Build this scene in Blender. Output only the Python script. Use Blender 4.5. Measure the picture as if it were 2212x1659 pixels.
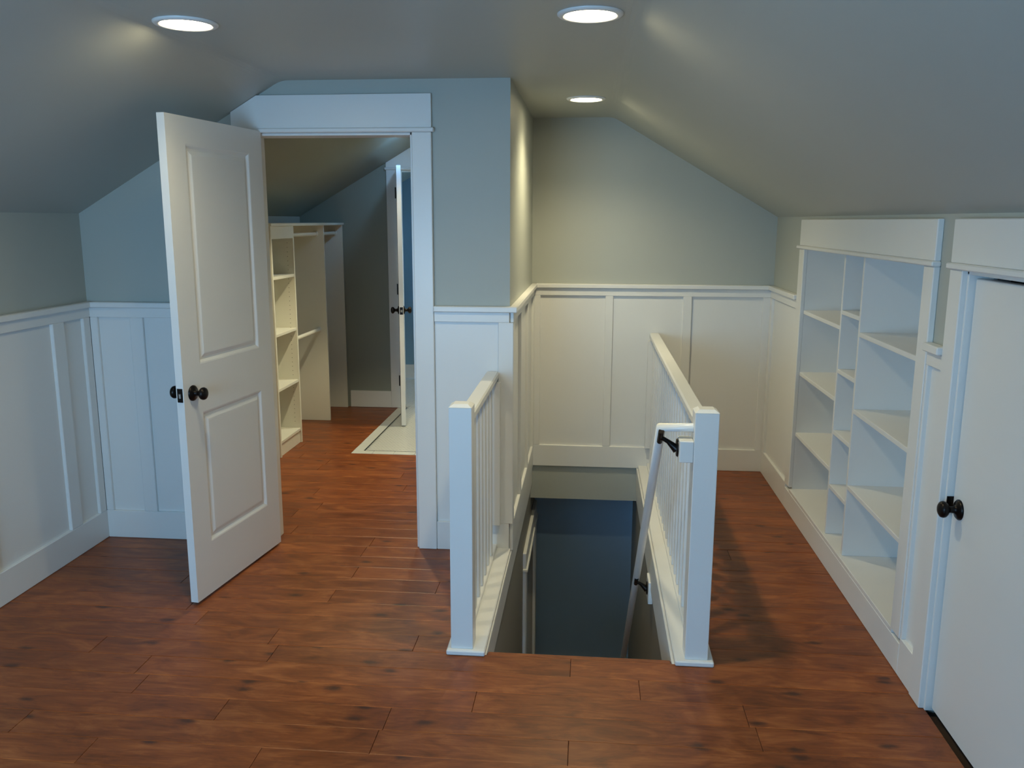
import bpy, bmesh, math, random
from mathutils import Vector, Matrix
random.seed(7)
for o in list(bpy.data.objects):
    bpy.data.objects.remove(o, do_unlink=True)
SC = bpy.context.scene
COL = SC.collection

# ---------------------------------------------------------------- camera, light, exposure
cam_d = bpy.data.cameras.new('camera')
cam = bpy.data.objects.new('camera', cam_d)
COL.objects.link(cam)
cam_d.sensor_width = 36.0
cam_d.lens = 30.04
cam_d.clip_start = 0.05
R_, U_, B_ = (0.99586401, 0.09080719, 0.00298763), (-0.0199994, 0.18701564, 0.98215334), (0.08862785, -0.97815091, 0.18805823)
cam.matrix_world = Matrix(((R_[0], U_[0], B_[0], 0), (R_[1], U_[1], B_[1], 0), (R_[2], U_[2], B_[2], 1.635), (0, 0, 0, 1)))
SC.camera = cam
CAN_POWER = 15.0             # radiance of the ceiling lamp lenses
CAN_COLOR = (1.0, 0.87, 0.55)
SKY_POWER = 7.4
SKY_COLOR = (0.33, 0.64, 1.0)
world = bpy.data.worlds.new('world')
SC.world = world
world.use_nodes = True
bg = world.node_tree.nodes['Background']
bg.inputs[0].default_value = (*SKY_COLOR, 1)
bg.inputs[1].default_value = SKY_POWER
SC.view_settings.view_transform = 'Standard'
SC.view_settings.look = 'None'
SC.view_settings.gamma = 1.0
SC.view_settings.use_curve_mapping = False
SC.view_settings.exposure = 1.6


def portal(name, loc, rot, sx, sy):
    d = bpy.data.lights.new(name, 'AREA')
    d.shape = 'RECTANGLE'
    d.size, d.size_y = sx, sy
    d.cycles.is_portal = True
    o = bpy.data.objects.new(name, d)
    COL.objects.link(o)
    o.location, o.rotation_euler = loc, rot


# ---------------------------------------------------------------- measured room (metres)
XL, XR = -2.501, 1.168          # knee walls
YP, YF = 4.058, 5.608           # partition face, far gable wall face
YB = -0.6                       # wall behind the camera
HK, HC = 1.662, 2.272           # knee wall height, flat ceiling
XBL, XBR = -1.454, 0.127        # creases of the ceiling
XS, XS2 = -0.379, 0.347         # stairwell faces
YN = 2.996                      # near edge of the stairwell
YC = 7.30                       # back wall of the closet
YBA = 8.70                      # back wall of the bathroom
HR = 1.232                      # top of chair rail
SLOPE = (HC - HK) / (XBL - XL)
SLOPER = (HC - HK) / (1.165 - XBR)


def ceil_z(x):
    if x < XBL:
        return HC - (XBL - x) * SLOPE
    if x > XBR:
        return HC - (x - XBR) * SLOPER
    return HC


# ---------------------------------------------------------------- materials
MATS = {}


def node(nt, t, **kw):
    n = nt.nodes.new(t)
    for k, v in kw.items():
        setattr(n, k, v)
    return n


def paint(name, col, rough=0.5, bump=0.04, scale=220.0, metal=0.0, var=0.03):
    m = bpy.data.materials.new(name)
    m.use_nodes = True
    nt = m.node_tree
    b = nt.nodes['Principled BSDF']
    b.inputs['Roughness'].default_value = rough
    b.inputs['Metallic'].default_value = metal
    tc = node(nt, 'ShaderNodeTexCoord')
    n = node(nt, 'ShaderNodeTexNoise')
    n.inputs['Scale'].default_value = scale
    n.inputs['Detail'].default_value = 3
    nt.links.new(tc.outputs['Object'], n.inputs['Vector'])
    n2 = node(nt, 'ShaderNodeTexNoise')
    n2.inputs['Scale'].default_value = 2.5
    nt.links.new(tc.outputs['Object'], n2.inputs['Vector'])
    mx = node(nt, 'ShaderNodeMix', data_type='RGBA')
    mx.inputs[6].default_value = (*[c * (1 - var) for c in col], 1)
    mx.inputs[7].default_value = (*[min(1, c * (1 + var)) for c in col], 1)
    nt.links.new(n2.outputs['Fac'], mx.inputs[0])
    nt.links.new(mx.outputs[2], b.inputs['Base Color'])
    if bump:
        bp = node(nt, 'ShaderNodeBump')
        bp.inputs['Strength'].default_value = bump
        bp.inputs['Distance'].default_value = 0.002
        nt.links.new(n.outputs['Fac'], bp.inputs['Height'])
        nt.links.new(bp.outputs[0], b.inputs['Normal'])
    MATS[name] = m
    return m


paint('trim_white', (0.80, 0.80, 0.775), 0.32, 0.02, 90)
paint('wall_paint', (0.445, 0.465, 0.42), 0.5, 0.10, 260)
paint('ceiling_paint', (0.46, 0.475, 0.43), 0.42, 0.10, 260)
paint('closet_white', (0.80, 0.79, 0.70), 0.4, 0.0)
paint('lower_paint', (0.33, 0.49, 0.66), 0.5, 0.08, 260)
paint('closet_dark', (0.29, 0.315, 0.27), 0.5, 0.1, 260)  # wall colour darkened for the closet back wall and ceiling, matched by look
paint('stair_dark', (0.31, 0.29, 0.24), 0.5, 0.08, 260)  # wall colour darkened to match how dark the stairwell looks
paint('bath_paint', (0.22, 0.36, 0.47), 0.5, 0.08, 260)
paint('bronze', (0.016, 0.013, 0.012), 0.33, 0.0, metal=0.75, var=0.2)
paint('steel', (0.62, 0.62, 0.62), 0.3, 0.0, metal=1.0)
paint('tile_white', (0.72, 0.73, 0.70), 0.18, 0.0, var=0.04)
paint('tile_hex', (0.66, 0.67, 0.64), 0.22, 0.0, var=0.06)
paint('tile_liner', (0.05, 0.055, 0.055), 0.25, 0.0)
paint('grout', (0.40, 0.40, 0.37), 0.8, 0.1)
paint('subfloor', (0.05, 0.03, 0.02), 0.8, 0.0)
paint('hole_dark', (0.06, 0.055, 0.04), 0.9, 0.0)
paint('stair_carpet', (0.30, 0.27, 0.22), 0.95, 0.3, 400)


def emis(name, col, strength):
    m = bpy.data.materials.new(name)
    m.use_nodes = True
    nt = m.node_tree
    nt.nodes.remove(nt.nodes['Principled BSDF'])
    e = node(nt, 'ShaderNodeEmission')
    e.inputs[0].default_value = (*col, 1)
    e.inputs[1].default_value = strength
    nt.links.new(e.outputs[0], nt.nodes['Material Output'].inputs[0])
    MATS[name] = m


emis('lamp_warm', CAN_COLOR, CAN_POWER)
emis('lamp_closet', (1.0, 0.88, 0.58), 4.0)
emis('lamp_cool', (0.30, 0.60, 1.0), 14.0)


def glass():
    m = bpy.data.materials.new('window_glass')
    m.use_nodes = True
    nt = m.node_tree
    nt.nodes.remove(nt.nodes['Principled BSDF'])
    t = node(nt, 'ShaderNodeBsdfTransparent')
    g = node(nt, 'ShaderNodeBsdfGlossy')
    g.inputs['Roughness'].default_value = 0.03
    x = node(nt, 'ShaderNodeMixShader')
    x.inputs[0].default_value = 0.07
    nt.links.new(t.outputs[0], x.inputs[1])
    nt.links.new(g.outputs[0], x.inputs[2])
    nt.links.new(x.outputs[0], nt.nodes['Material Output'].inputs[0])
    MATS['window_glass'] = m


glass()


def wood(name, gain=1.0):
    m = bpy.data.materials.new(name)
    m.use_nodes = True
    nt = m.node_tree
    L = nt.links.new
    b = nt.nodes['Principled BSDF']
    tc = node(nt, 'ShaderNodeTexCoord')
    oi = node(nt, 'ShaderNodeObjectInfo')
    ml = node(nt, 'ShaderNodeVectorMath', operation='SCALE')
    ml.inputs[0].default_value = (13.7, 31.1, 7.3)
    L(oi.outputs['Random'], ml.inputs['Scale'])
    ad = node(nt, 'ShaderNodeVectorMath', operation='ADD')
    L(tc.outputs['Object'], ad.inputs[0])
    L(ml.outputs[0], ad.inputs[1])

    def noise(scale, detail=4, rough=0.6, dist=0.0):
        mp = node(nt, 'ShaderNodeMapping')
        mp.inputs['Scale'].default_value = scale
        L(ad.outputs[0], mp.inputs[0])
        n = node(nt, 'ShaderNodeTexNoise')
        n.inputs['Scale'].default_value = 1
        n.inputs['Detail'].default_value = detail
        n.inputs['Roughness'].default_value = rough
        n.inputs['Distortion'].default_value = dist
        L(mp.outputs[0], n.inputs['Vector'])
        return n
    blot = noise((4.5, 12.0, 1), 5, 0.62, 1.2)
    grain = noise((7.0, 80.0, 1), 5, 0.7, 0.8)
    ramp = node(nt, 'ShaderNodeValToRGB')
    e = ramp.color_ramp.elements
    e[0].position, e[0].color = 0.30, (0.095, 0.024, 0.006, 1)
    e[1].position, e[1].color = 0.68, (0.385, 0.125, 0.034, 1)
    mid = ramp.color_ramp.elements.new(0.5)
    mid.color = (0.232, 0.061, 0.014, 1)
    mixf = node(nt, 'ShaderNodeMix', data_type='FLOAT')
    mixf.inputs[0].default_value = 0.38
    L(blot.outputs['Fac'], mixf.inputs[2])
    L(grain.outputs['Fac'], mixf.inputs[3])
    L(mixf.outputs[0], ramp.inputs[0])
    hsv = node(nt, 'ShaderNodeHueSaturation')
    mr = node(nt, 'ShaderNodeMapRange')
    mr.inputs[3].default_value, mr.inputs[4].default_value = 0.88 * gain, 1.12 * gain
    L(oi.outputs['Random'], mr.inputs[0])
    L(mr.outputs[0], hsv.inputs['Value'])
    L(ramp.outputs[0], hsv.inputs['Color'])
    # knots: small dark streaked spots
    mpk = node(nt, 'ShaderNodeMapping')
    mpk.inputs['Scale'].default_value = (4.2, 9.5, 1)
    L(ad.outputs[0], mpk.inputs[0])
    wob = noise((26, 60, 1), 3)
    adk = node(nt, 'ShaderNodeMix', data_type='VECTOR')
    adk.inputs[0].default_value = 0.17
    L(mpk.outputs[0], adk.inputs[4])
    L(wob.outputs['Color'], adk.inputs[5])
    vk = node(nt, 'ShaderNodeTexVoronoi', voronoi_dimensions='2D')
    vk.inputs['Scale'].default_value = 1.0
    vk.inputs['Randomness'].default_value = 1.0
    L(adk.outputs[1], vk.inputs['Vector'])
    thr = node(nt, 'ShaderNodeMapRange', interpolation_type='SMOOTHSTEP')
    thr.inputs[1].default_value, thr.inputs[2].default_value = 0.01, 0.17
    thr.inputs[3].default_value, thr.inputs[4].default_value = 0.80, 0.0
    L(vk.outputs['Distance'], thr.inputs[0])
    sel = node(nt, 'ShaderNodeSeparateColor')
    L(vk.outputs['Color'], sel.inputs[0])
    gt = node(nt, 'ShaderNodeMath', operation='GREATER_THAN')
    gt.inputs[1].default_value = 0.70
    L(sel.outputs[0], gt.inputs[0])
    mk = node(nt, 'ShaderNodeMath', operation='MULTIPLY')
    L(thr.outputs[0], mk.inputs[0])
    L(gt.outputs[0], mk.inputs[1])
    mxk = node(nt, 'ShaderNodeMix', data_type='RGBA')
    mxk.inputs[7].default_value = (0.030, 0.012, 0.008, 1)
    L(mk.outputs[0], mxk.inputs[0])
    L(hsv.outputs[0], mxk.inputs[6])
    L(mxk.outputs[2], b.inputs['Base Color'])
    rr = node(nt, 'ShaderNodeMapRange')
    b.inputs['Specular IOR Level'].default_value = 0.36
    rr.inputs[3].default_value, rr.inputs[4].default_value = 0.30, 0.46
    L(blot.outputs['Fac'], rr.inputs[0])
    L(rr.outputs[0], b.inputs['Roughness'])
    und = noise((2.0, 14.0, 1), 2)
    sm = node(nt, 'ShaderNodeMath', operation='ADD')
    gsc = node(nt, 'ShaderNodeMath', operation='MULTIPLY')
    gsc.inputs[1].default_value = 0.10
    L(grain.outputs['Fac'], gsc.inputs[0])
    L(gsc.outputs[0], sm.inputs[0])
    L(und.outputs['Fac'], sm.inputs[1])
    bp = node(nt, 'ShaderNodeBump')
    bp.inputs['Strength'].default_value = 0.25
    bp.inputs['Distance'].default_value = 0.004
    L(sm.outputs[0], bp.inputs['Height'])
    L(bp.outputs[0], b.inputs['Normal'])
    MATS[name] = m


wood('floor_wood')
wood('floor_wood_edge_lit', 1.22)  # lighter copy for long bevels; the light they catch is put into colour

# ---------------------------------------------------------------- helpers


class MB:
    """collects shapes into one mesh"""

    def __init__(self):
        self.v, self.f, self.smooth = [], [], []

    def add(self, v, f, smooth=False):
        n = len(self.v)
        self.v += [tuple(p) for p in v]
        self.f += [tuple(i + n for i in q) for q in f]
        self.smooth += [smooth] * len(f)
        return self

    def box(self, x0, x1, y0, y1, z0, z1, bev=0.0):
        x0, x1 = min(x0, x1), max(x0, x1)
        y0, y1 = min(y0, y1), max(y0, y1)
        z0, z1 = min(z0, z1), max(z0, z1)
        if bev <= 0:
            v = [(x, y, z) for z in (z0, z1) for y in (y0, y1) for x in (x0, x1)]
            f = [(0, 2, 3, 1), (4, 5, 7, 6), (0, 1, 5, 4), (2, 6, 7, 3), (0, 4, 6, 2), (1, 3, 7, 5)]
            return self.add(v, f)
        bev = min(bev, 0.45 * min(x1 - x0, y1 - y0, z1 - z0))
        bm = bmesh.new()
        bmesh.ops.create_cube(bm, size=1.0)
        bmesh.ops.scale(bm, vec=(x1 - x0, y1 - y0, z1 - z0), verts=bm.verts)
        bmesh.ops.translate(bm, vec=((x0 + x1) / 2, (y0 + y1) / 2, (z0 + z1) / 2), verts=bm.verts)
        bmesh.ops.bevel(bm, geom=list(bm.edges), offset=bev, segments=1, affect='EDGES', profile=0.5)
        bm.verts.index_update()
        v = [tuple(p.co) for p in bm.verts]
        f = [tuple(p.index for p in q.verts) for q in bm.faces]
        bm.free()
        return self.add(v, f)

    def prism(self, poly, axis, a, b):
        """polygon (list of 2D points) extruded along axis from a to b"""
        n = len(poly)

        def p3(p, t):
            return {'x': (t, p[0], p[1]), 'y': (p[0], t, p[1]), 'z': (p[0], p[1], t)}[axis]
        v = [p3(p, a) for p in poly] + [p3(p, b) for p in poly]
        f = [tuple(range(n)), tuple(range(2 * n - 1, n - 1, -1))]
        f += [(i, i + n, (i + 1) % n + n, (i + 1) % n) for i in range(n)]
        return self.add(v, f)

    def lathe(self, prof, origin, axis, seg=28):
        """profile [(t along axis, radius)] turned about axis through origin"""
        ax = Vector(axis).normalized()
        t = Vector((0, 0, 1)) if abs(ax.z) < 0.9 else Vector((1, 0, 0))
        e1 = ax.cross(t).normalized()
        e2 = ax.cross(e1)
        o = Vector(origin)
        v = []
        for (h, r) in prof:
            for k in range(seg):
                a = 2 * math.pi * k / seg
                v.append(tuple(o + ax * h + (e1 * math.cos(a) + e2 * math.sin(a)) * r))
        f = []
        for i in range(len(prof) - 1):
            for k in range(seg):
                f.append((i * seg + k, i * seg + (k + 1) % seg, (i + 1) * seg + (k + 1) % seg, (i + 1) * seg + k))
        self.add(v, f, True)
        if prof[0][1] > 0:
            self.add(v[:seg], [tuple(range(seg - 1, -1, -1))])
        if prof[-1][1] > 0:
            self.add(v[-seg:], [tuple(range(seg))])
        return self

    def tube(self, pts, r, seg=16):
        """round bar through points (r may be a list)"""
        pts = [Vector(p) for p in pts]
        n = len(pts)
        rs = r if isinstance(r, (list, tuple)) else [r] * n
        rings = []
        e1 = None
        for i, p in enumerate(pts):
            d = (pts[min(i + 1, n - 1)] - pts[max(i - 1, 0)]).normalized()
            if e1 is None:
                t = Vector((0, 0, 1)) if abs(d.z) < 0.9 else Vector((1, 0, 0))
                e1 = d.cross(t).normalized()
            else:
                e1 = (e1 - d * e1.dot(d)).normalized()
            e2 = d.cross(e1)
            rings.append([tuple(p + (e1 * math.cos(2 * math.pi * k / seg) + e2 * math.sin(2 * math.pi * k / seg)) * rs[i]) for k in range(seg)])
        v = [q for ring in rings for q in ring]
        f = [(i * seg + k, i * seg + (k + 1) % seg, (i + 1) * seg + (k + 1) % seg, (i + 1) * seg + k) for i in range(n - 1) for k in range(seg)]
        self.add(v, f, True)
        self.add(rings[0], [tuple(range(seg - 1, -1, -1))])
        self.add(rings[-1], [tuple(range(seg))])
        return self

    def build(self, name, mat, parent=None, local=False):
        me = bpy.data.meshes.new(name)
        off = Vector((0, 0, 0))
        if parent is not None and not local:
            off = OFFS.get(parent.name, off)
        me.from_pydata([(p[0] - off.x, p[1] - off.y, p[2] - off.z) for p in self.v], [], self.f)
        me.polygons.foreach_set('use_smooth', self.smooth)
        bm = bmesh.new()
        bm.from_mesh(me)
        bmesh.ops.recalc_face_normals(bm, faces=bm.faces)
        bm.to_mesh(me)
        bm.free()
        me.materials.append(MATS[mat])
        o = bpy.data.objects.new(name, me)
        COL.objects.link(o)
        if parent is not None:
            o.parent = parent
            if not local:
                OFFS[o.name] = off
        return o


OFFS = {}


def thing(name, label, cat, loc=(0, 0, 0), group=None, rz=0.0, kind=None):
    o = bpy.data.objects.new(name, None)
    o.empty_display_size = 0.1
    COL.objects.link(o)
    o.location = loc
    o.rotation_euler = (0, 0, rz)
    OFFS[o.name] = Vector(loc)
    tag(o, label, cat, group, kind)
    return o


def tag(o, label=None, cat=None, group=None, kind=None):
    if label:
        o['label'] = label
    if cat:
        o['category'] = cat
    if group:
        o['group'] = group
    if kind:
        o['kind'] = kind
    return o


def struct(name, mb, mat, label, cat):
    o = mb.build(name, mat)
    return tag(o, label, cat, None, 'structure')


def bx(name, mat, parent, x0, x1, y0, y1, z0, z1, bev=0.002, local=False):
    return MB().box(x0, x1, y0, y1, z0, z1, bev).build(name, mat, parent, local)


# ================================================================ STRUCTURE
TH = 0.12
YEND = YBA + TH

# ---- ceiling: two slopes and a flat middle, soft creases
prof = [(XL - TH, ceil_z(XL - TH))]
for xc_, sgn in ((XBL, 1), (XBR, -1)):
    w = 0.035
    xs = [xc_ - w, xc_ - w / 2, xc_, xc_ + w / 2, xc_ + w]
    p0, p2 = (xc_ - w, ceil_z(xc_ - w)), (xc_ + w, ceil_z(xc_ + w))
    for t in (0, .25, .5, .75, 1):
        prof.append(((1 - t) ** 2 * p0[0] + 2 * t * (1 - t) * xc_ + t * t * p2[0], (1 - t) ** 2 * p0[1] + 2 * t * (1 - t) * HC + t * t * p2[1]))
prof.append((XR + TH + 0.35, ceil_z(XR + TH + 0.35)))
mb = MB()
top = [(p[0], p[1] + 0.12) for p in reversed(prof)]
n = len(prof)
poly = prof + top
mb.prism(poly, 'y', YB - TH, YP + TH / 2)
xm = XS - TH / 2
pr = [(xm, HC)] + [p for p in prof if p[0] > xm]
mb.prism(pr + [(p[0], p[1] + 0.12) for p in reversed(pr)], 'y', YP + TH / 2, YF + TH)
ceiling = struct('ceiling', mb, 'ceiling_paint', 'grey painted attic ceiling, flat in the middle and sloping down to both sides', 'ceiling')
pl = [p for p in prof if p[0] < xm] + [(xm, HC)]
struct('ceiling_closet', MB().prism(pl + [(p[0], p[1] + 0.12) for p in reversed(pl)], 'y', YP + TH / 2, YEND), 'closet_dark',
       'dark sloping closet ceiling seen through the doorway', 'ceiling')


def gable(mb, x0, x1, y0, y1, z0=0.0, holes=()):
    """wall in an x range reaching up to the ceiling, with rectangular holes (xa, xb, za, zb)"""
    xs = {x0, x1}
    for c in (XBL, XBR, XBL - 0.035, XBL + 0.035, XBR - 0.035, XBR + 0.035):
        if x0 < c < x1:
            xs.add(c)
    for h in holes:
        xs |= {h[0], h[1]}
    xs = sorted(x for x in xs if x0 - 1e-6 <= x <= x1 + 1e-6)
    for a, b in zip(xs, xs[1:]):
        ca, cb = ceil_z(a) , ceil_z(b)
        m = (a + b) / 2
        z = z0
        for h in sorted((h for h in holes if h[0] - 1e-6 <= m <= h[1] + 1e-6), key=lambda q: q[2]):
            if h[2] > z:
                mb.box(a, b, y0, y1, z, h[2])
            z = h[3]
        mb.prism([(a, z), (b, z), (b, cb + 0.004), (a, ca + 0.004)], 'y', y0, y1)
    return mb


# ---- side walls
wall_left = struct('wall_left', MB().box(XL - TH, XL, YB - TH, YEND, -0.02, ceil_z(XL) + 0.003), 'wall_paint',
                   'low grey-green knee wall with white wainscot behind the open panel door', 'wall')
DR0, DR1, DRT = 2.045, 2.790, 1.487      # low door opening in the right wall
BK0, BK1, BKZ0, BKZ1 = 3.09, 4.79, 0.140, 1.487
mb = MB()
zt = ceil_z(XR) + 0.003
for y0, y1, z0, z1 in ((YB - TH, DR0, -0.02, zt), (DR0, DR1, DRT, zt), (DR1, BK0 - 0.02, -0.02, zt), (BK0 - 0.02, BK1 + 0.02, BKZ1 + 0.02, zt), (BK0 - 0.02, BK1 + 0.02, -0.02, BKZ0 - 0.02), (BK1 + 0.02, YF + TH, -0.02, zt)):
    mb.box(XR, XR + TH, y0, y1, z0, z1)
mb.box(XR + 0.30, XR + 0.32, DR0 - 0.05, DR1 + 0.05, -0.02, 1.51)      # closes the cavity behind the low door
for yy in (DR0 - 0.07, DR1 + 0.05):
    mb.box(XR + TH, XR + 0.32, yy, yy + 0.02, -0.02, 1.51)
mb.box(XR + TH, XR + 0.32, DR0 - 0.07, DR1 + 0.07, 1.49, 1.51)
mb.box(XR + TH, XR + 0.32, DR0 - 0.07, DR1 + 0.07, -0.04, -0.02)
wall_right = struct('wall_right', mb, 'wall_paint', 'low grey-green knee wall holding the recessed bookcase and a small flat door', 'wall')

# ---- far gable wall behind the stairwell
mb = gable(MB(), XS, XR, YF, YF + TH, -0.235)
wall_back = struct('wall_back', mb, 'wall_paint', 'far grey-green gable wall with white wainscot behind the stairwell', 'wall')

# ---- partition with the doorway
OP0, OP1, OPT = -1.604, -0.836, 2.035
mb = gable(MB(), XL, XS, YP, YP + TH, 0.0, [(OP0, OP1, 0.0, OPT)])
wall_part = struct('wall_partition', mb, 'wall_paint', 'grey-blue partition wall with the doorway to the closet', 'wall')

# ---- wall between closet and stairwell, going down into the well; opening to the bathroom window at its far end
mb = MB()
x0, x1 = XS - TH, XS
mb.box(x0, x1, YP + TH, 7.80, 0, HC + 0.003)
mb.box(x0, x1, 7.80, 8.24, 0, 1.20)
mb.box(x0, x1, 7.80, 8.24, 1.80, HC + 0.003)
mb.box(x0, x1, 8.24, YEND, 0, HC + 0.003)
wall_closet_side = struct('wall_closet_side', mb, 'wall_paint', 'grey-green side of the partition with wainscot above the stairwell', 'wall')
mb = MB()
# lower part with a doorway
LD0, LD1, LDT = 5.05, 5.90, -0.50
for ya, yb_, zt_ in ((YN, YP + TH, -0.0205), (YP + TH, LD0, 0.0), (LD1, 6.22, 0.0)):
    mb.box(x0, x1, ya, yb_, -2.6, zt_)
mb.box(x0, x1, LD0, LD1, LDT, 0.0)
wall_stair_left = struct('wall_stair_left', mb, 'stair_dark', 'shaded stairwell wall below the partition corner with a doorway', 'wall')
wall_stair_right = struct('wall_stair_right', MB().box(XS2, XS2 + TH, YN, 6.22, -2.6, -0.022), 'stair_dark',
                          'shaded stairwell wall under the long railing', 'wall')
wall_lower = struct('wall_lower', MB().box(XS - TH, XS2 + TH, 6.10, 6.22, -2.6, -0.225), 'lower_paint',
                    'dark blue-grey wall at the bottom of the stairwell', 'wall')
struct('ceiling_lower', MB().box(XS, XS2 + TH, YF + TH, 6.10, -0.240, -0.215), 'wall_paint', 'low ceiling over the foot of the stairs', 'ceiling')
struct('floor_lower', MB().box(XS - TH, XS2 + TH, 2.9, 6.22, -2.72, -2.6), 'floor_wood', 'lower floor at the foot of the stairs', 'floor')
# ---- closet / bathroom walls
BD0, BD1, BDT = -1.640, -0.93, 2.05
wall_closet = struct('wall_closet_back', gable(MB(), XL, XS - TH, YC, YC + TH, 0.0, [(BD0, BD1, 0.0, BDT)]), 'closet_dark',
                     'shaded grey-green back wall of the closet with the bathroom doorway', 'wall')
wall_bath = struct('wall_bathroom_back', gable(MB(), XL, XS - TH, YBA, YBA + TH), 'bath_paint',
                   'deep blue bathroom wall seen through the inner doorway', 'wall')
MB().box(BD0 - 0.4, XS - TH, YBA - 0.02, YBA, 0, 0.15, 0.003).build('baseboard', 'trim_white', wall_bath)

# ---- wall behind the camera with a window
WX0, WX1, WZ0, WZ1 = -2.00, -0.60, 0.70, 1.72
wall_front = struct('wall_front', gable(MB(), XL, XR, YB - TH, YB, 0.0, [(WX0, WX1, WZ0, WZ1)]), 'wall_paint',
                    'grey-green gable wall with a daylit window facing the partition', 'wall')
portal('window_portal', ((WX0 + WX1) / 2, YB - 0.06, (WZ0 + WZ1) / 2), (math.pi / 2, 0, 0), WX1 - WX0, WZ1 - WZ0)
portal('bathroom_window_portal', (XS - 0.06, 8.02, 1.50), (0, -math.pi / 2, 0), 0.60, 0.44)


def window(name, label, axis, a0, a1, z0, z1, wall0, wall1, room_side):
    """double hung window in a wall normal to axis ('y' or 'x'); wall0..wall1 thickness, room_side = face coordinate and sign"""
    w = thing(name, label, 'window', ((a0 + a1) / 2, (wall0 + wall1) / 2, 0) if axis == 'y' else ((wall0 + wall1) / 2, (a0 + a1) / 2, 0), kind='structure')

    def b(nm, mat, p0, p1, q0, q1, d0, d1):
        if axis == 'y':
            bx(nm, mat, w, p0, p1, d0, d1, q0, q1, 0.003)
        else:
            bx(nm, mat, w, d0, d1, p0, p1, q0, q1, 0.003)
    m = (wall0 + wall1) / 2
    t = 0.045
    b('frame', 'trim_white', a0, a0 + t, z0, z1, m - 0.03, m + 0.03)
    b('frame', 'trim_white', a1 - t, a1, z0, z1, m - 0.03, m + 0.03)
    b('frame', 'trim_white', a0 + t, a1 - t, z0, z0 + t, m - 0.03, m + 0.03)
    b('frame', 'trim_white', a0 + t, a1 - t, z1 - t, z1, m - 0.03, m + 0.03)
    zm = (z0 + z1) / 2
    b('meeting_rail', 'trim_white', a0 + t, a1 - t, zm - 0.02, zm + 0.02, m - 0.025, m + 0.025)
    b('pane', 'window_glass', a0 + t, a1 - t, z0 + t, zm - 0.02, m - 0.003, m + 0.003)
    b('pane', 'window_glass', a0 + t, a1 - t, zm + 0.02, z1 - t, m - 0.003, m + 0.003)
    s, face = room_side
    d0, d1 = face, face + s * 0.02
    b('casing', 'trim_white', a0 - 0.09, a0, z0 - 0.02, z1, d0, d1)
    b('casing', 'trim_white', a1, a1 + 0.09, z0 - 0.02, z1, d0, d1)
    b('casing', 'trim_white', a0 - 0.10, a1 + 0.10, z1, z1 + 0.14, d0, d1)
    b('sill', 'trim_white', a0 - 0.11, a1 + 0.11, z0 - 0.045, z0 - 0.02, d0, face + s * 0.05)
    return w


window('window_1', 'white framed window letting daylight in on the gable wall', 'y', WX0, WX1, WZ0, WZ1, YB - TH, YB, (1, YB))
window('window_2', 'small white framed bathroom window in the side wall', 'x', 7.80, 8.24, 1.20, 1.80, XS - TH, XS, (-1, XS - TH))

# ================================================================ FLOOR
mb = MB()
for x0, x1, y0, y1 in ((XL - TH, XS - TH, YB - TH, YEND), (XS - TH, XS, YB - TH, YN), (XS, XS2, YB - TH, YN), (XS2, XS2 + TH, YB - TH, YN), (XS2 + TH, XR + TH, YB - TH, YF + TH)):
    mb.box(x0, x1, y0, y1, -0.215, -0.020)
floor = struct('floor', mb, 'subfloor', 'reddish brown hardwood plank floor with dark knots', 'floor')

TX0, TY0 = -1.675, 5.767      # corner of the tiled area in the closet
PW = 0.130
Y_REF = 2.610
JOINTS = [(-0.37, 2.669), (-0.646, 2.545), (-0.044, 2.905), (0.204, 2.79), (-0.039, 2.417), (-0.66, 3.58), (-0.655, 3.057),
          (-1.589, 3.169), (-1.001, 2.297), (-1.577, 2.664), (-1.185, 2.936), (-1.841, 3.567), (0.571, 2.549)]


def row_spans(y0, y1):
    m = (y0 + y1) / 2
    if m < YN:
        return [(XL, XR)]
    left_end = XS if m < YP + TH else XS - TH
    if m > TY0:
        left_end = TX0
    sp = [(XL, left_end)]
    if m < YF:
        sp.append((XS2, XR))
    return sp


def plank_mesh(x0, x1, y0, y1, dz):
    """box with slightly rounded top edges; the last four faces are the rounded edges"""
    g, gx, c, cx, h = 0.0002, 0.0008, 0.0030, 0.0012, 0.0009
    x0, x1, y0, y1 = x0 + gx, x1 - gx, y0 + g, y1 - g
    v = []
    for z, i, ix in ((-0.0195, 0, 0), (dz - h, 0, 0), (dz, c, cx)):
        v += [(x0 + ix, y0 + i, z), (x1 - ix, y0 + i, z), (x1 - ix, y1 - i, z), (x0 + ix, y1 - i, z)]
    f = [(8, 9, 10, 11)]
    for lv in (0, 4):
        f += [(lv + k, lv + (k + 1) % 4, lv + 4 + (k + 1) % 4, lv + 4 + k) for k in range(4)]
    return v, f


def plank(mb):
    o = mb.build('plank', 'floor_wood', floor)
    o.data.materials.append(MATS['floor_wood_edge_lit'])
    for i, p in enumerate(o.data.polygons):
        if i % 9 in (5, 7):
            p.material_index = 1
    return o


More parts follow.
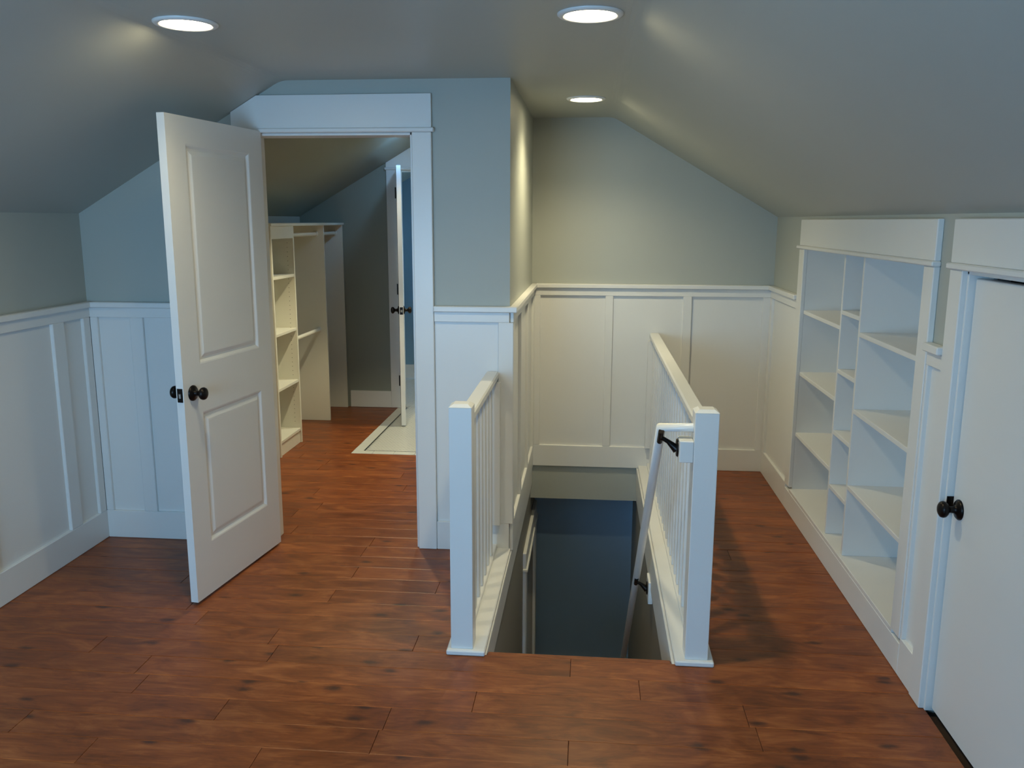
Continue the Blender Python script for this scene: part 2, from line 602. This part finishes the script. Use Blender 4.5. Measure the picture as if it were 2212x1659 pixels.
edges = []
k0 = int(math.floor((YB - Y_REF) / PW))
y = Y_REF + k0 * PW
cuts = [YN, TY0, YF, YC]
rows = []
while y < YC - 1e-4:
    rows.append((max(y, YB), min(y + PW, YC)))
    y += PW
rest = MB()
for (y0, y1) in rows:
    # split a row where the outline of the floor changes inside it
    inner = [c for c in (YN, TY0, YF, YP + TH) if y0 + 0.004 < c < y1 - 0.004]
    parts = [y0] + inner + [y1]
    for a, b in zip(parts, parts[1:]):
        for (xa, xb) in row_spans(a, b):
            fixed = sorted(jx for jx, jy in JOINTS if a <= jy < b and xa < jx < xb)
            js = list(fixed)
            x = xa + random.uniform(0.35, 1.5)
            while x < xb - 0.35:
                if all(abs(x - q) > 0.5 for q in js):
                    js.append(x)
                x += random.uniform(0.9, 1.7)
            js = [xa] + sorted(js) + [xb]
            for p, q in zip(js, js[1:]):
                dz = random.uniform(-0.0006, 0.0)
                v, f = plank_mesh(p, q, a, b, dz)
                if b < 1.45:
                    rest.add(v, f)
                else:
                    plank(MB().add(v, f))
r = plank(rest)
r['kind'] = 'stuff'

# ---- bathroom tile field reaching into the closet
TX1 = XS - TH
tile = struct('floor_tile', MB().box(TX0, TX1, TY0, YC, -0.0195, -0.004).box(XL, TX1, YC, YBA, -0.0195, -0.004), 'grout',
              'white mosaic tile floor in front of the bathroom door', 'floor')
BW, LW = 0.072, 0.010
nx = int((TX1 - TX0) / 0.152)
for i in range(nx + 1):
    a, b = TX0 + i * 0.152, min(TX0 + (i + 1) * 0.152, TX1)
    if b - a > 0.02:
        bx('border_tile', 'tile_white', tile, a + 0.001, b - 0.001, TY0 + 0.001, TY0 + BW, -0.006, 0.002, 0.0015)
ny = int((YC - TY0 - BW) / 0.152)
for i in range(ny + 1):
    a, b = TY0 + BW + i * 0.152, min(TY0 + BW + (i + 1) * 0.152, YC)
    if b - a > 0.02:
        bx('border_tile', 'tile_white', tile, TX0 + 0.001, TX0 + BW, a + 0.001, b - 0.001, -0.006, 0.002, 0.0015)
bx('liner_strip', 'tile_liner', tile, TX0 + BW + 0.001, TX0 + BW + LW, TY0 + BW + LW, YC, -0.006, 0.001, 0.001)
bx('liner_strip', 'tile_liner', tile, TX0 + BW + 0.001, TX1, TY0 + BW + 0.001, TY0 + BW + LW, -0.006, 0.001, 0.001)
hexes = MB()
s = 0.0262
hy = s * math.sqrt(3) / 2
yy, r_i = TY0 + BW + LW + s / 2 + 0.001, 0
while yy < YBA - s:
    xlo = TX0 + BW + LW + 0.001 if yy < YC + 0.05 else -2.2
    xx = xlo + s / 2 + (s / 2 if r_i % 2 else 0)
    while xx < TX1 - s / 2:
        rad = s / 2 / math.cos(math.pi / 6) * 0.93
        z = 0.0005 + random.uniform(-0.0003, 0.0003)
        vv = [(xx + rad * math.cos(math.pi / 6 + k * math.pi / 3), yy + rad * math.sin(math.pi / 6 + k * math.pi / 3), z) for k in range(6)]
        vv += [(xx + rad * 1.06 * math.cos(math.pi / 6 + k * math.pi / 3), yy + rad * 1.06 * math.sin(math.pi / 6 + k * math.pi / 3), z - 0.003) for k in range(6)]
        hexes.add(vv, [tuple(range(6))] + [(k + 6, (k + 1) % 6 + 6, (k + 1) % 6, k) for k in range(6)])
        xx += s
    yy += hy
    r_i += 1
h = hexes.build('mosaic_tiles', 'tile_hex', tile)
h['kind'] = 'stuff'

# ================================================================ WAINSCOT
ZB, ZR0, ZR1 = 0.147, 1.155, 1.204
PT, BT, CT = 0.003, 0.019, 0.038       # panel, batten / rail, chair rail depth


def wains(wall, axis, face, sgn, a0, a1, battens, base=True, cap0=0.0, cap1=0.0, base_ends=(0.0, 0.0), wall_ends=None):
    """wainscot on a wall face; axis = direction along the wall; sgn = room side. battens = [(a, b)] incl. end stiles"""
    def b(nm, p0, p1, z0, z1, d, bev=0.0025, d0=0.0):
        q0, q1 = face + sgn * d0, face + sgn * d
        if axis == 'x':
            return bx(nm, 'trim_white', wall, p0, p1, q0, q1, z0, z1, bev)
        return bx(nm, 'trim_white', wall, q0, q1, p0, p1, z0, z1, bev)
    bs = sorted(battens)
    for (p, q) in bs:
        b('batten', p, q, ZB, ZR0, BT)
    pts = [a0] + [t for pq in bs for t in pq] + [a1]
    for p, q in zip(pts[0::2], pts[1::2]):
        if q - p > 0.01:
            b('panel', p, q, ZB, ZR0, PT, 0.0)
    b('top_rail', a0, a1, ZR0, ZR1, BT)
    b('chair_rail', a0 - cap0, a1 + cap1, ZR1, HR, CT, 0.004)
    if base:
        b('baseboard', a0 - base_ends[0], a1 + base_ends[1], 0.0, ZB, 0.018)


# left knee wall
bats = [(4.058 - 0.068, 4.058 - 0.018)]
yb = 3.827
wains(wall_left, 'y', XL, 1, YB, YP, [(3.985, YP - BT), (3.739, 3.827)] + [(3.15 - 0.52 * k, 3.22 - 0.52 * k) for k in range(9)])
# partition, left of the door
wains(wall_part, 'x', YP, -1, XL + 0.018, OP0 - 0.092, [(XL + 0.018, -2.444), (-2.276, -2.208), (-1.95, -1.88)])
# partition, right of the door
wains(wall_part, 'x', YP, -1, -0.743, XS, [(-0.433, XS + BT)], cap1=CT, base_ends=(0.0, 0.0))
# side of the partition along the well
wains(wall_closet_side, 'y', XS, 1, YP, YF, [(YP, YP + 0.055), (4.52, 4.575), (5.035, 5.09), (YF - 0.066, YF - BT)])
# far wall
wains(wall_back, 'x', YF, -1, XS + 0.016, XR - 0.016, [(XS + 0.016, -0.321), (0.102, 0.153), (0.601, 0.657), (1.105, XR - 0.016)])
# right wall beside the bookcase
wains(wall_right, 'y', XR, -1, 4.892, YF, [(YF - 0.07, YF - BT)])
# right wall between bookcase and low door
wains(wall_right, 'y', XR, -1, 2.872, 3.000, [(2.985, 3.0)], base=False)
# near part of the right wall, beyond the low door
wains(wall_right, 'y', XR, -1, YB, DR0 - 0.09, [(1.45 - 0.5 * k, 1.505 - 0.5 * k) for k in range(7)])
bx('baseboard', 'trim_white', wall_right, XR - 0.018, XR, 3.002, 4.892, 0, BKZ0 - 0.0195, 0.0025)
bx('baseboard', 'trim_white', wall_right, XR - 0.018, XR, 2.872, 3.002, 0, ZB, 0.0025)
# gable wall behind the camera
wains(wall_front, 'x', YB, 1, XL + 0.02, XR - 0.02, [], base=True) if False else None
bx('baseboard', 'trim_white', wall_front, XL + 0.02, XR - 0.02, YB, YB + 0.018, 0, ZB, 0.0025)
# closet baseboards
bx('baseboard', 'trim_white', wall_closet, -2.10, BD0 - 0.092, YC - 0.018, YC, 0, ZB, 0.0025)
bx('baseboard', 'trim_white', wall_left, XL, XL + 0.018, YP + TH, 5.59, 0, ZB, 0.0025)


# ================================================================ DOOR TRIM
def casing(name, label, axis, face, sgn, a0, a1, zt, clip=False, zh=0.156, legw=0.092, legs=(True, True), wall=(0, 0), leg_from=0.0, jamb=True, over=0.0):
    """door casing with two legs, bead and tall header, and the jamb boards"""
    t = thing(name, label, 'door trim', (((a0 + a1) / 2, face, 0) if axis == 'x' else (face, (a0 + a1) / 2, 0)), kind='structure')

    def b(nm, p0, p1, z0, z1, d, d0=0.0, bev=0.003):
        q0, q1 = face + sgn * d0, face + sgn * d
        if axis == 'x':
            return bx(nm, 'trim_white', t, p0, p1, q0, q1, z0, z1, bev)
        return bx(nm, 'trim_white', t, q0, q1, p0, p1, z0, z1, bev)
    T = 0.022
    if legs[0]:
        b('casing_leg', a0 - legw, a0, leg_from, zt, T)
    if legs[1]:
        b('casing_leg', a1, a1 + legw, leg_from, zt, T)
    h0, h1 = a0 - legw - over, a1 + legw + over
    zb = zt + 0.020
    b('bead', h0 - 0.012, h1 + 0.012, zt, zb, T + 0.010, 0.0, 0.004)
    if clip:
        pts = [(h0, zb), (h1, zb), (h1, min(zb + zh, ceil_z(h1) - 0.002))]
        xc = XBL - (HC - (zb + zh)) / SLOPE
        if ceil_z(h0) < zb + zh:
            pts += [(xc, zb + zh - 0.002), (h0, ceil_z(h0) - 0.002)]
        else:
            pts += [(h0, zb + zh)]
        MB().prism(pts, 'y', face, face + sgn * T).build('header', 'trim_white', t)
    else:
        b('header', h0, h1, zb, zb + zh, T)
    if jamb:
        w0, w1 = wall
        for p, q in ((a0, a0 + 0.012), (a1 - 0.012, a1)):
            if axis == 'x':
                bx('jamb', 'trim_white', t, p, q, w0, w1, 0, zt, 0.0015)
            else:
                bx('jamb', 'trim_white', t, w0, w1, p, q, 0, zt, 0.0015)
        if axis == 'x':
            bx('jamb_head', 'trim_white', t, a0, a1, w0, w1, zt - 0.012, zt, 0.0015)
        else:
            bx('jamb_head', 'trim_white', t, w0, w1, a0, a1, zt - 0.012, zt, 0.0015)
    return t


t1 = casing('trim_1', 'white casing with tall header around the closet doorway', 'x', YP, -1, OP0, OP1, OPT, clip=True, zh=0.150, wall=(YP, YP + TH), over=0.0)
bx('strike_plate', 'bronze', t1, OP1 - 0.014, OP1 - 0.0115, YP + 0.005, YP + 0.034, 0.90, 0.96, 0.0005)
t2 = casing('trim_2', 'white casing around the bathroom doorway with header cut along the slope', 'x', YC, -1, BD0, BD1, BDT, clip=True, zh=0.160, wall=(YC, YC + TH))
t3 = casing('trim_3', 'white casing with header around the low flat door', 'y', XR, -1, DR0, DR1 - 0.012, DRT, zh=0.138, wall=(XR - 0.005, XR + TH))
bx('door_stop', 'trim_white', t3, XR + 0.055, XR + 0.068, DR0, DR0 + 0.03, 0, DRT - 0.012, 0.001)
bx('door_stop', 'trim_white', t3, XR + 0.055, XR + 0.068, DR1 - 0.054, DR1 - 0.02, 0, DRT - 0.012, 0.001)
t4 = casing('trim_4', 'white casing with header around the doorway low in the stairwell', 'y', XS, 1, LD0, LD1, LDT, zh=0.10, wall=(XS - TH, XS), leg_from=-2.55, jamb=False)


# ================================================================ DOORS
def lathe_knob(mb, o, ax, s=1.0):
    rose = [(0.0, 0.033 * s), (0.004, 0.033 * s), (0.009, 0.028 * s), (0.012, 0.016 * s), (0.018, 0.0115 * s), (0.030, 0.0105 * s), (0.034, 0.013 * s),
            (0.038, 0.020 * s), (0.044, 0.0255 * s), (0.051, 0.027 * s), (0.058, 0.0245 * s), (0.063, 0.017 * s), (0.0655, 0.008 * s), (0.066, 0.0)]
    return mb.lathe(rose, o, ax, 32)


def panel_face(mb, x0, x1, z0, z1, y, sg):
    """raised panel ring set: cut in the face at depth y, sg = outward direction along y"""
    rings = [(0.0, 0.0), (0.006, -0.0015), (0.016, -0.0095), (0.024, -0.0095), (0.040, -0.0025), (0.046, -0.0020)]
    v = []
    for i, d in rings:
        yy = y + sg * d
        v += [(x0 + i, yy, z0 + i), (x1 - i, yy, z0 + i), (x1 - i, yy, z1 - i), (x0 + i, yy, z1 - i)]
    f = []
    for r_ in range(len(rings) - 1):
        for k in range(4):
            f.append((r_ * 4 + k, r_ * 4 + (k + 1) % 4, r_ * 4 + 4 + (k + 1) % 4, r_ * 4 + 4 + k))
    e = (len(rings) - 1) * 4
    f.append((e, e + 1, e + 2, e + 3))
    return mb.add(v, f)


def panel_door(name, label, L, Hd, pivot, ang, knob_u, knob_z, stile=0.115, hinges=(0.25, 1.05, 1.83)):
    """two panel door; local x runs from hinge to free edge, body between local y = 0 and T"""
    d = thing(name, label, 'door', pivot, rz=ang, kind='structure')
    T = 0.034
    z0, z1 = 0.012, Hd
    pans = [(stile, L - stile - 0.012, 0.245, 0.828), (stile, L - stile - 0.012, 1.034, Hd - 0.108)]
    mb = MB()
    xs = [0, stile, L - stile - 0.012, L]
    zs = [z0, 0.245, 0.828, 1.034, Hd - 0.108, z1]
    for yy in (0.0, T):
        for i in range(3):
            for j in range(5):
                if i == 1 and j in (1, 3):
                    continue
                mb.add([(xs[i], yy, zs[j]), (xs[i + 1], yy, zs[j]), (xs[i + 1], yy, zs[j + 1]), (xs[i], yy, zs[j + 1])], [(0, 1, 2, 3)])
    mb.add([(0, 0, z0), (L, 0, z0), (L, T, z0), (0, T, z0), (0, 0, z1), (L, 0, z1), (L, T, z1), (0, T, z1)],
           [(0, 1, 2, 3), (4, 5, 6, 7), (0, 3, 7, 4), (1, 2, 6, 5)])
    slab = mb.build('door_frame', 'trim_white', d, local=True)
    for (a, b, c, e) in pans:
        m2 = MB()
        panel_face(m2, a, b, c, e, 0.0, -1)
        panel_face(m2, a, b, c, e, T, 1)
        m2.build('raised_panel', 'trim_white', d, local=True)
    kn = lathe_knob(MB(), (knob_u, 0.0, knob_z), (0, -1, 0)).build('door_knob', 'bronze', d, local=True)
    kn['label'] = 'round dark bronze door knob'
    lathe_knob(MB(), (knob_u, T, knob_z), (0, 1, 0)).build('door_knob', 'bronze', d, local=True)
    lp = MB().box(L - 0.0005, L + 0.0015, T / 2 - 0.0125, T / 2 + 0.0125, knob_z - 0.029, knob_z + 0.029, 0.0006).build('latch_plate', 'bronze', d, local=True)
    MB().prism([(L + 0.0015, T / 2 - 0.007), (L + 0.011, T / 2 + 0.004), (L + 0.011, T / 2 + 0.007), (L + 0.0015, T / 2 + 0.007)], 'z', knob_z - 0.010, knob_z + 0.008).build('latch_bolt', 'steel', lp, local=True)
    for hz in hinges:
        hg = MB().box(-0.0015, 0.0, 0.004, T - 0.004, hz - 0.045, hz + 0.045).lathe([(hz - 0.046, 0.006), (hz + 0.046, 0.006)], (-0.004, -0.004, 0), (0, 0, 1), 12)
        hg.build('hinge', 'bronze', d, local=True)
    return d



def door_pivot(p, ang, T=0.034):
    return (p[0] + T * math.sin(ang), p[1] - T * math.cos(ang), 0)


ang1 = math.atan2(-0.9905, -0.1373)
panel_door('door_1', 'white two-panel door standing open in front of the wainscot', 0.735, 2.042, door_pivot((-1.553, 4.032), ang1), ang1, 0.672, 0.922)
ang2 = math.atan2(-0.687, 0.160)
panel_door('door_2', 'white bathroom door seen edge-on, open over the mosaic tile', 0.695, 2.045, door_pivot((-1.610, 7.262), ang2), ang2, 0.630, 0.935, hinges=(0.25, 1.05, 1.86))

# low flat door in the right wall
d3 = thing('door_3', 'small flat white door closed in the knee wall beside the bookcase', 'door', (XR + 0.035, (DR0 + DR1) / 2, 0), kind='structure')
SX = XR + 0.016
bx('door_slab', 'trim_white', d3, SX, SX + 0.035, DR0 + 0.016, DR1 - 0.028, 0.012, DRT - 0.024, 0.002)
k3 = lathe_knob(MB(), (SX, 2.712, 0.735), (-1, 0, 0)).build('door_knob', 'bronze', d3)
k3['label'] = 'round dark bronze door knob'
MB().box(SX - 0.020, SX + 0.016, DR1 - 0.0275, DR1 - 0.0245, 0.735 - 0.028, 0.735 + 0.028, 0.0008).build('strike_plate', 'bronze', d3)

# doorway low in the stairwell: closed flush door
d4 = thing('door_4', 'dim grey door set in the lower stairwell wall', 'door', (XS - 0.05, (LD0 + LD1) / 2, -2.5), kind='structure')
bx('door_slab', 'trim_white', d4, XS - 0.075, XS - 0.040, LD0 + 0.004, LD1 - 0.004, -2.58, LDT - 0.004, 0.002)

# ================================================================ BUILT-IN BOOKCASE
XCF = XR - 0.022                 # face of the casing
XSH = XR - 0.002                 # front of shelves
XBK = XR + 0.300
bk = thing('built_in_bookcase', 'white built-in bookcase with three columns of shelves recessed in the knee wall', 'bookcase', (XR, (BK0 + BK1) / 2, 0))
P = 0.019
bx('side_panel', 'trim_white', bk, XR, XBK, BK1, BK1 + P, BKZ0 - P, BKZ1 + P, 0.001)
bx('side_panel', 'trim_white', bk, XR, XBK, BK0 - P, BK0, BKZ0 - P, BKZ1 + P, 0.001)
bx('back_panel', 'trim_white', bk, XBK, XBK + 0.01, BK0 - P, BK1 + P, BKZ0 - P, BKZ1 + P, 0.001)
bx('top_panel', 'trim_white', bk, XR, XBK, BK0, BK1, BKZ1, BKZ1 + P, 0.001)
bx('bottom_shelf', 'trim_white', bk, XR - 0.018, XBK, BK0, BK1, BKZ0 - P, BKZ0, 0.0015)
DV = [(4.078, 4.098), (3.797, 3.817)]
for a, b in DV:
    bx('divider', 'trim_white', bk, XSH, XBK, a, b, BKZ0, BKZ1, 0.0015)
for (a, b), zs in (((DV[0][1], BK1), (1.157, 0.815, 0.470)), ((DV[1][1], DV[0][0]), (1.231, 0.955, 0.660, 0.392)), ((BK0, DV[1][0]), (1.163, 0.823, 0.474))):
    for z in zs:
        bx('shelf', 'trim_white', bk, XSH, XBK, a, b, z - 0.020, z, 0.0015)
bx('casing_leg', 'trim_white', bk, XCF, XR, BK1, BK1 + 0.100, BKZ0 + 0.007, BKZ1, 0.003)
bx('casing_leg', 'trim_white', bk, XCF, XR, BK0 - 0.088, BK0, BKZ0, BKZ1, 0.003)
bx('bead', 'trim_white', bk, XCF - 0.010, XR, BK0 - 0.094, BK1 + 0.135, BKZ1, BKZ1 + 0.018, 0.004)
bx('header', 'trim_white', bk, XCF, XR, BK0 - 0.088, BK1 + 0.100, BKZ1 + 0.018, 1.645, 0.003)

# ================================================================ STAIRCASE
st = thing('staircase', 'narrow stairs dropping away below the floor edge', 'stairs', ((XS + XS2) / 2, YN, -2.6))
RI, RU, NS = 0.20, 0.21, 13
for i in range(NS):
    y0 = YN + 0.018 + i * RU
    z1 = -i * RI
    bx('riser', 'trim_white', st, XS + 0.013, XS2 - 0.013, y0, y0 + 0.016, z1 - RI + (0.0 if i else 0.0), z1 - 0.026, 0.001)
    if i < NS - 1:
        bx('tread', 'floor_wood', st, XS + 0.013, XS2 - 0.013, y0 - 0.0, y0 + RU + 0.03, z1 - RI - 0.026, z1 - RI, 0.004)
bx('nosing', 'floor_wood', st, XS + 0.013, XS2 - 0.013, YN, YN + 0.034, -0.022, -0.0005, 0.006)
# fascia boards lining the top of the well
bx('fascia_board', 'trim_white', wall_stair_left, XS, XS + 0.012, YN + 0.002, YF - 0.001, -0.13, -0.001, 0.002)
bx('fascia_board', 'trim_white', wall_stair_right, XS2 - 0.012, XS2, YN + 0.002, YF - 0.001, -0.20, -0.001, 0.002)

# ================================================================ RAILINGS
RB, BS = 0.020, 0.030


def railing(label, xc, y1, curb_x0, curb_x1, nbal):
    t = thing('stair_railing', label, 'railing', (xc, (YN + y1) / 2, 0))
    bx('curb_board', 'trim_white', t, curb_x0, curb_x1, YN - 0.014, y1 - 0.018, 0.0, RB, 0.004)
    # newel with chamfered top
    w = 0.0425
    ny0 = YN + 0.004
    ny1 = ny0 + 2 * w
    mb = MB()
    mb.box(xc - w, xc + w, ny0, ny1, RB, 0.966)
    c = 0.016
    lo = [(xc - w, ny0, 0.966), (xc + w, ny0, 0.966), (xc + w, ny1, 0.966), (xc - w, ny1, 0.966)]
    hi = [(xc - w + c, ny0 + c, 0.977), (xc + w - c, ny0 + c, 0.977), (xc + w - c, ny1 - c, 0.977), (xc - w + c, ny1 - c, 0.977)]
    post = MB().box(xc - w, xc + w, ny0, ny1, RB, 0.966, 0.002).build('newel_post', 'trim_white', t)
    MB().add(lo + hi, [(0, 1, 2, 3), (4, 5, 6, 7)] + [(k, (k + 1) % 4, (k + 1) % 4 + 4, k + 4) for k in range(4)]).build('newel_cap', 'trim_white', post)
    # end post against the wall
    e0 = y1 - 0.050
    bx('end_post', 'trim_white', t, xc - 0.040, xc + 0.040, e0, y1 - 0.017, 0.147, 0.868, 0.002)
    # top rail: cap and thin fillet below
    cap = MB()
    ww = 0.031
    cap.prism([(xc - ww, 0.888), (xc + ww, 0.888), (xc + ww, 0.910), (xc + ww - 0.006, 0.917), (xc - ww + 0.006, 0.917), (xc - ww, 0.910)], 'y', ny1 - 0.001, y1 - 0.017)
    tr = cap.build('top_rail', 'trim_white', t)
    bx('rail_fillet', 'trim_white', tr, xc - 0.020, xc + 0.020, ny1, e0, 0.868, 0.888, 0.002)
    bx('bottom_rail', 'trim_white', t, xc - 0.022, xc + 0.022, ny1, y1 - 0.018, RB, RB + 0.020, 0.003)
    span = e0 - ny1
    for i in range(nbal):
        yc = ny1 + span * (i + 1) / (nbal + 1)
        bx('baluster', 'trim_white', t, xc - BS / 2, xc + BS / 2, yc - BS / 2, yc + BS / 2, RB + 0.020, 0.868, 0.002)
    return t


railing('short white railing between its newel post and the partition corner', -0.4615, YP, -0.520, -0.372, 7)
railing('long white railing running to the far wall across the stairwell', 0.424, YF, 0.345, 0.488, 21)

# ================================================================ HANDRAIL
HX = 0.267
hr = thing('handrail', 'round white handrail descending into the stairwell on black brackets', 'handrail', (HX, 3.05, 0.8))
HS = -0.950


def rail_z(y):
    return 0.884 + (y - 3.062) * HS


mb = MB()
mb.tube([(0.381, 3.052, 0.900), (HX, 3.052, 0.900), (HX, 3.4, rail_z(3.4)), (HX, 5.60, rail_z(5.60))], 0.0178, 20)
mb.build('rail', 'trim_white', hr)
bx('newel_block', 'trim_white', hr, 0.331, 0.3810, 3.001, 3.084, 0.782, 0.862, 0.003)


def bracket(y, plate_x, z_plate):
    b = MB()
    zr = rail_z(y) - 0.024
    b.lathe([(0, 0.034), (0.003, 0.034), (0.006, 0.030), (0.007, 0.0)], (plate_x, y, z_plate), (-1, 0, 0), 24)
    pts = [(plate_x - 0.004, y, z_plate - 0.004), (plate_x - 0.018, y, z_plate + 0.006), (plate_x - 0.036, y, z_plate + 0.022), (HX + 0.014, y, zr - 0.006), (HX - 0.004, y, zr + 0.002)]
    b.tube(pts, [0.019, 0.013, 0.0085, 0.008, 0.009], 12)
    o = b.build('bracket', 'bronze', hr)
    sd = MB()
    dy = 0.028
    sd.tube([(HX, y - dy, zr + 0.004 - dy * HS), (HX, y + dy, zr + 0.004 + dy * HS)], 0.0105, 10)
    sd.build('saddle', 'bronze', o)
    o['label'] = 'black metal handrail bracket'


bracket(3.064, 0.331, 0.822)
for yb_ in (4.165, 5.40):
    zb_ = rail_z(yb_) - 0.050
    bx('wall_block', 'trim_white', hr, XS2 - 0.036, XS2 - 0.0145, yb_ - 0.065, yb_ + 0.065, zb_ - 0.060, zb_ + 0.050, 0.002) if False else \
        bx('wall_block', 'trim_white', hr, XS2 - 0.022, XS2, yb_ - 0.065, yb_ + 0.065, zb_ - 0.065, zb_ + 0.050, 0.002)
    bracket(yb_, XS2 - 0.022, zb_ - 0.005)

# ================================================================ CLOSET ORGANISER
co = thing('closet_organizer', 'white closet shelving with open tower and hanging rods under the slope', 'closet shelf', (-2.31, 6.45, 0))
CF, CB = -2.123, XL + 0.002
PN = [(5.598, 5.617), (6.030, 6.049), (6.745, 6.764), (7.262, 7.281)]
for a, b in PN:
    bx('upright_panel', 'closet_white', co, CB, CF, a, b, 0.0, 1.592, 0.001)
bx('top_shelf', 'closet_white', co, CB, CF + 0.010, 5.590, 7.296, 1.592, 1.611, 0.002)
bx('fascia', 'closet_white', co, CF - 0.018, CF, PN[0][1], PN[1][0], 1.506, 1.592, 0.001)
for z in (1.252, 0.862, 0.481, 0.112):
    bx('shelf', 'closet_white', co, CB + 0.01, CF - 0.003, PN[0][1], PN[1][0], z - 0.019, z, 0.001)
bx('toe_kick', 'closet_white', co, CF - 0.030, CF - 0.012, PN[0][1], PN[1][0], 0.0, 0.093, 0.001)
bx('back_panel', 'closet_white', co, CB, CB + 0.008, PN[0][1], PN[1][0], 0.093, 1.592, 0.0)
for a, b, z in ((PN[1][1], PN[2][0], 1.525), (PN[1][1], PN[2][0], 0.757), (PN[2][1], PN[3][0], 1.525)):
    rd = MB().tube([(-2.19, a, z), (-2.19, b, z)], 0.015, 16).build('hanging_rod', 'closet_white', co)
    for yy, sg in ((a, 1), (b, -1)):
        MB().lathe([(0, 0.024), (0.006, 0.024), (0.008, 0.018), (0.012, 0.018)], (-2.19, yy, z), (0, sg, 0), 18).build('rod_socket', 'closet_white', rd)
holes = MB()
for xh in (CF - 0.045, CF - 0.30):
    z = 0.16
    while z < 1.48:
        holes.lathe([(0.0, 0.0024), (0.0006, 0.0024)], (xh, PN[1][0], z), (0, -1, 0), 8)
        z += 0.032
ho = holes.build('pin_holes', 'hole_dark', co)
ho['kind'] = 'stuff'

# ================================================================ RECESSED LIGHTS


def can(label, x, y, lamp, beam=0.0, color=CAN_COLOR, rad=0.080, ring=0.104, cone=140, blend=0.9, aim=None):
    t = thing('recessed_light', label, 'ceiling light', (x, y, HC))
    MB().lathe([(0.0005, ring), (0.004, ring), (0.009, ring - 0.006), (0.010, rad + 0.006), (0.006, rad), (0.0005, rad)], (x, y, HC), (0, 0, -1), 48).build('trim_ring', 'trim_white', t)
    MB().lathe([(0.0010, rad - 0.0005), (0.0045, rad - 0.0015), (0.005, 0.0)], (x, y, HC), (0, 0, -1), 40).build('lens', lamp, t)
    if beam:
        d = bpy.data.lights.new('lamp_beam', 'SPOT')
        d.energy, d.color = beam, color
        d.spot_size, d.spot_blend = math.radians(cone), blend
        d.shadow_soft_size = 0.03
        o = bpy.data.objects.new('lamp_beam', d)
        COL.objects.link(o)
        o.parent = t
        o.location = (0, 0, -0.012)
        if aim:
            o.rotation_euler = Vector(aim).to_track_quat('-Z', 'Y').to_euler()
    return t


WARM_CLOSET = (1.0, 0.88, 0.55)
can('recessed ceiling light close to the slope on the open door side', -1.345, 2.880, 'lamp_warm', 6.8)
can('recessed ceiling light above the near end of the stairwell', -0.016, 2.855, 'lamp_warm', 12.2)
can('recessed ceiling light above the stairwell near the far wall', -0.040, 4.752, 'lamp_warm', 19.0)
can('recessed ceiling light behind the doorway over the tile', -1.325, 6.430, 'lamp_cool', 3.5, (0.30, 0.60, 1.0), cone=75, blend=0.8, aim=(-0.55, 0.75, -0.30))
can('recessed ceiling light over the closet aisle', -1.35, 5.20, 'lamp_closet', 30.0, WARM_CLOSET, cone=101, blend=0.3)
can('recessed ceiling light beside the bathroom door', -0.98, 6.55, 'lamp_closet', 25.0, WARM_CLOSET, cone=120, blend=0.5)
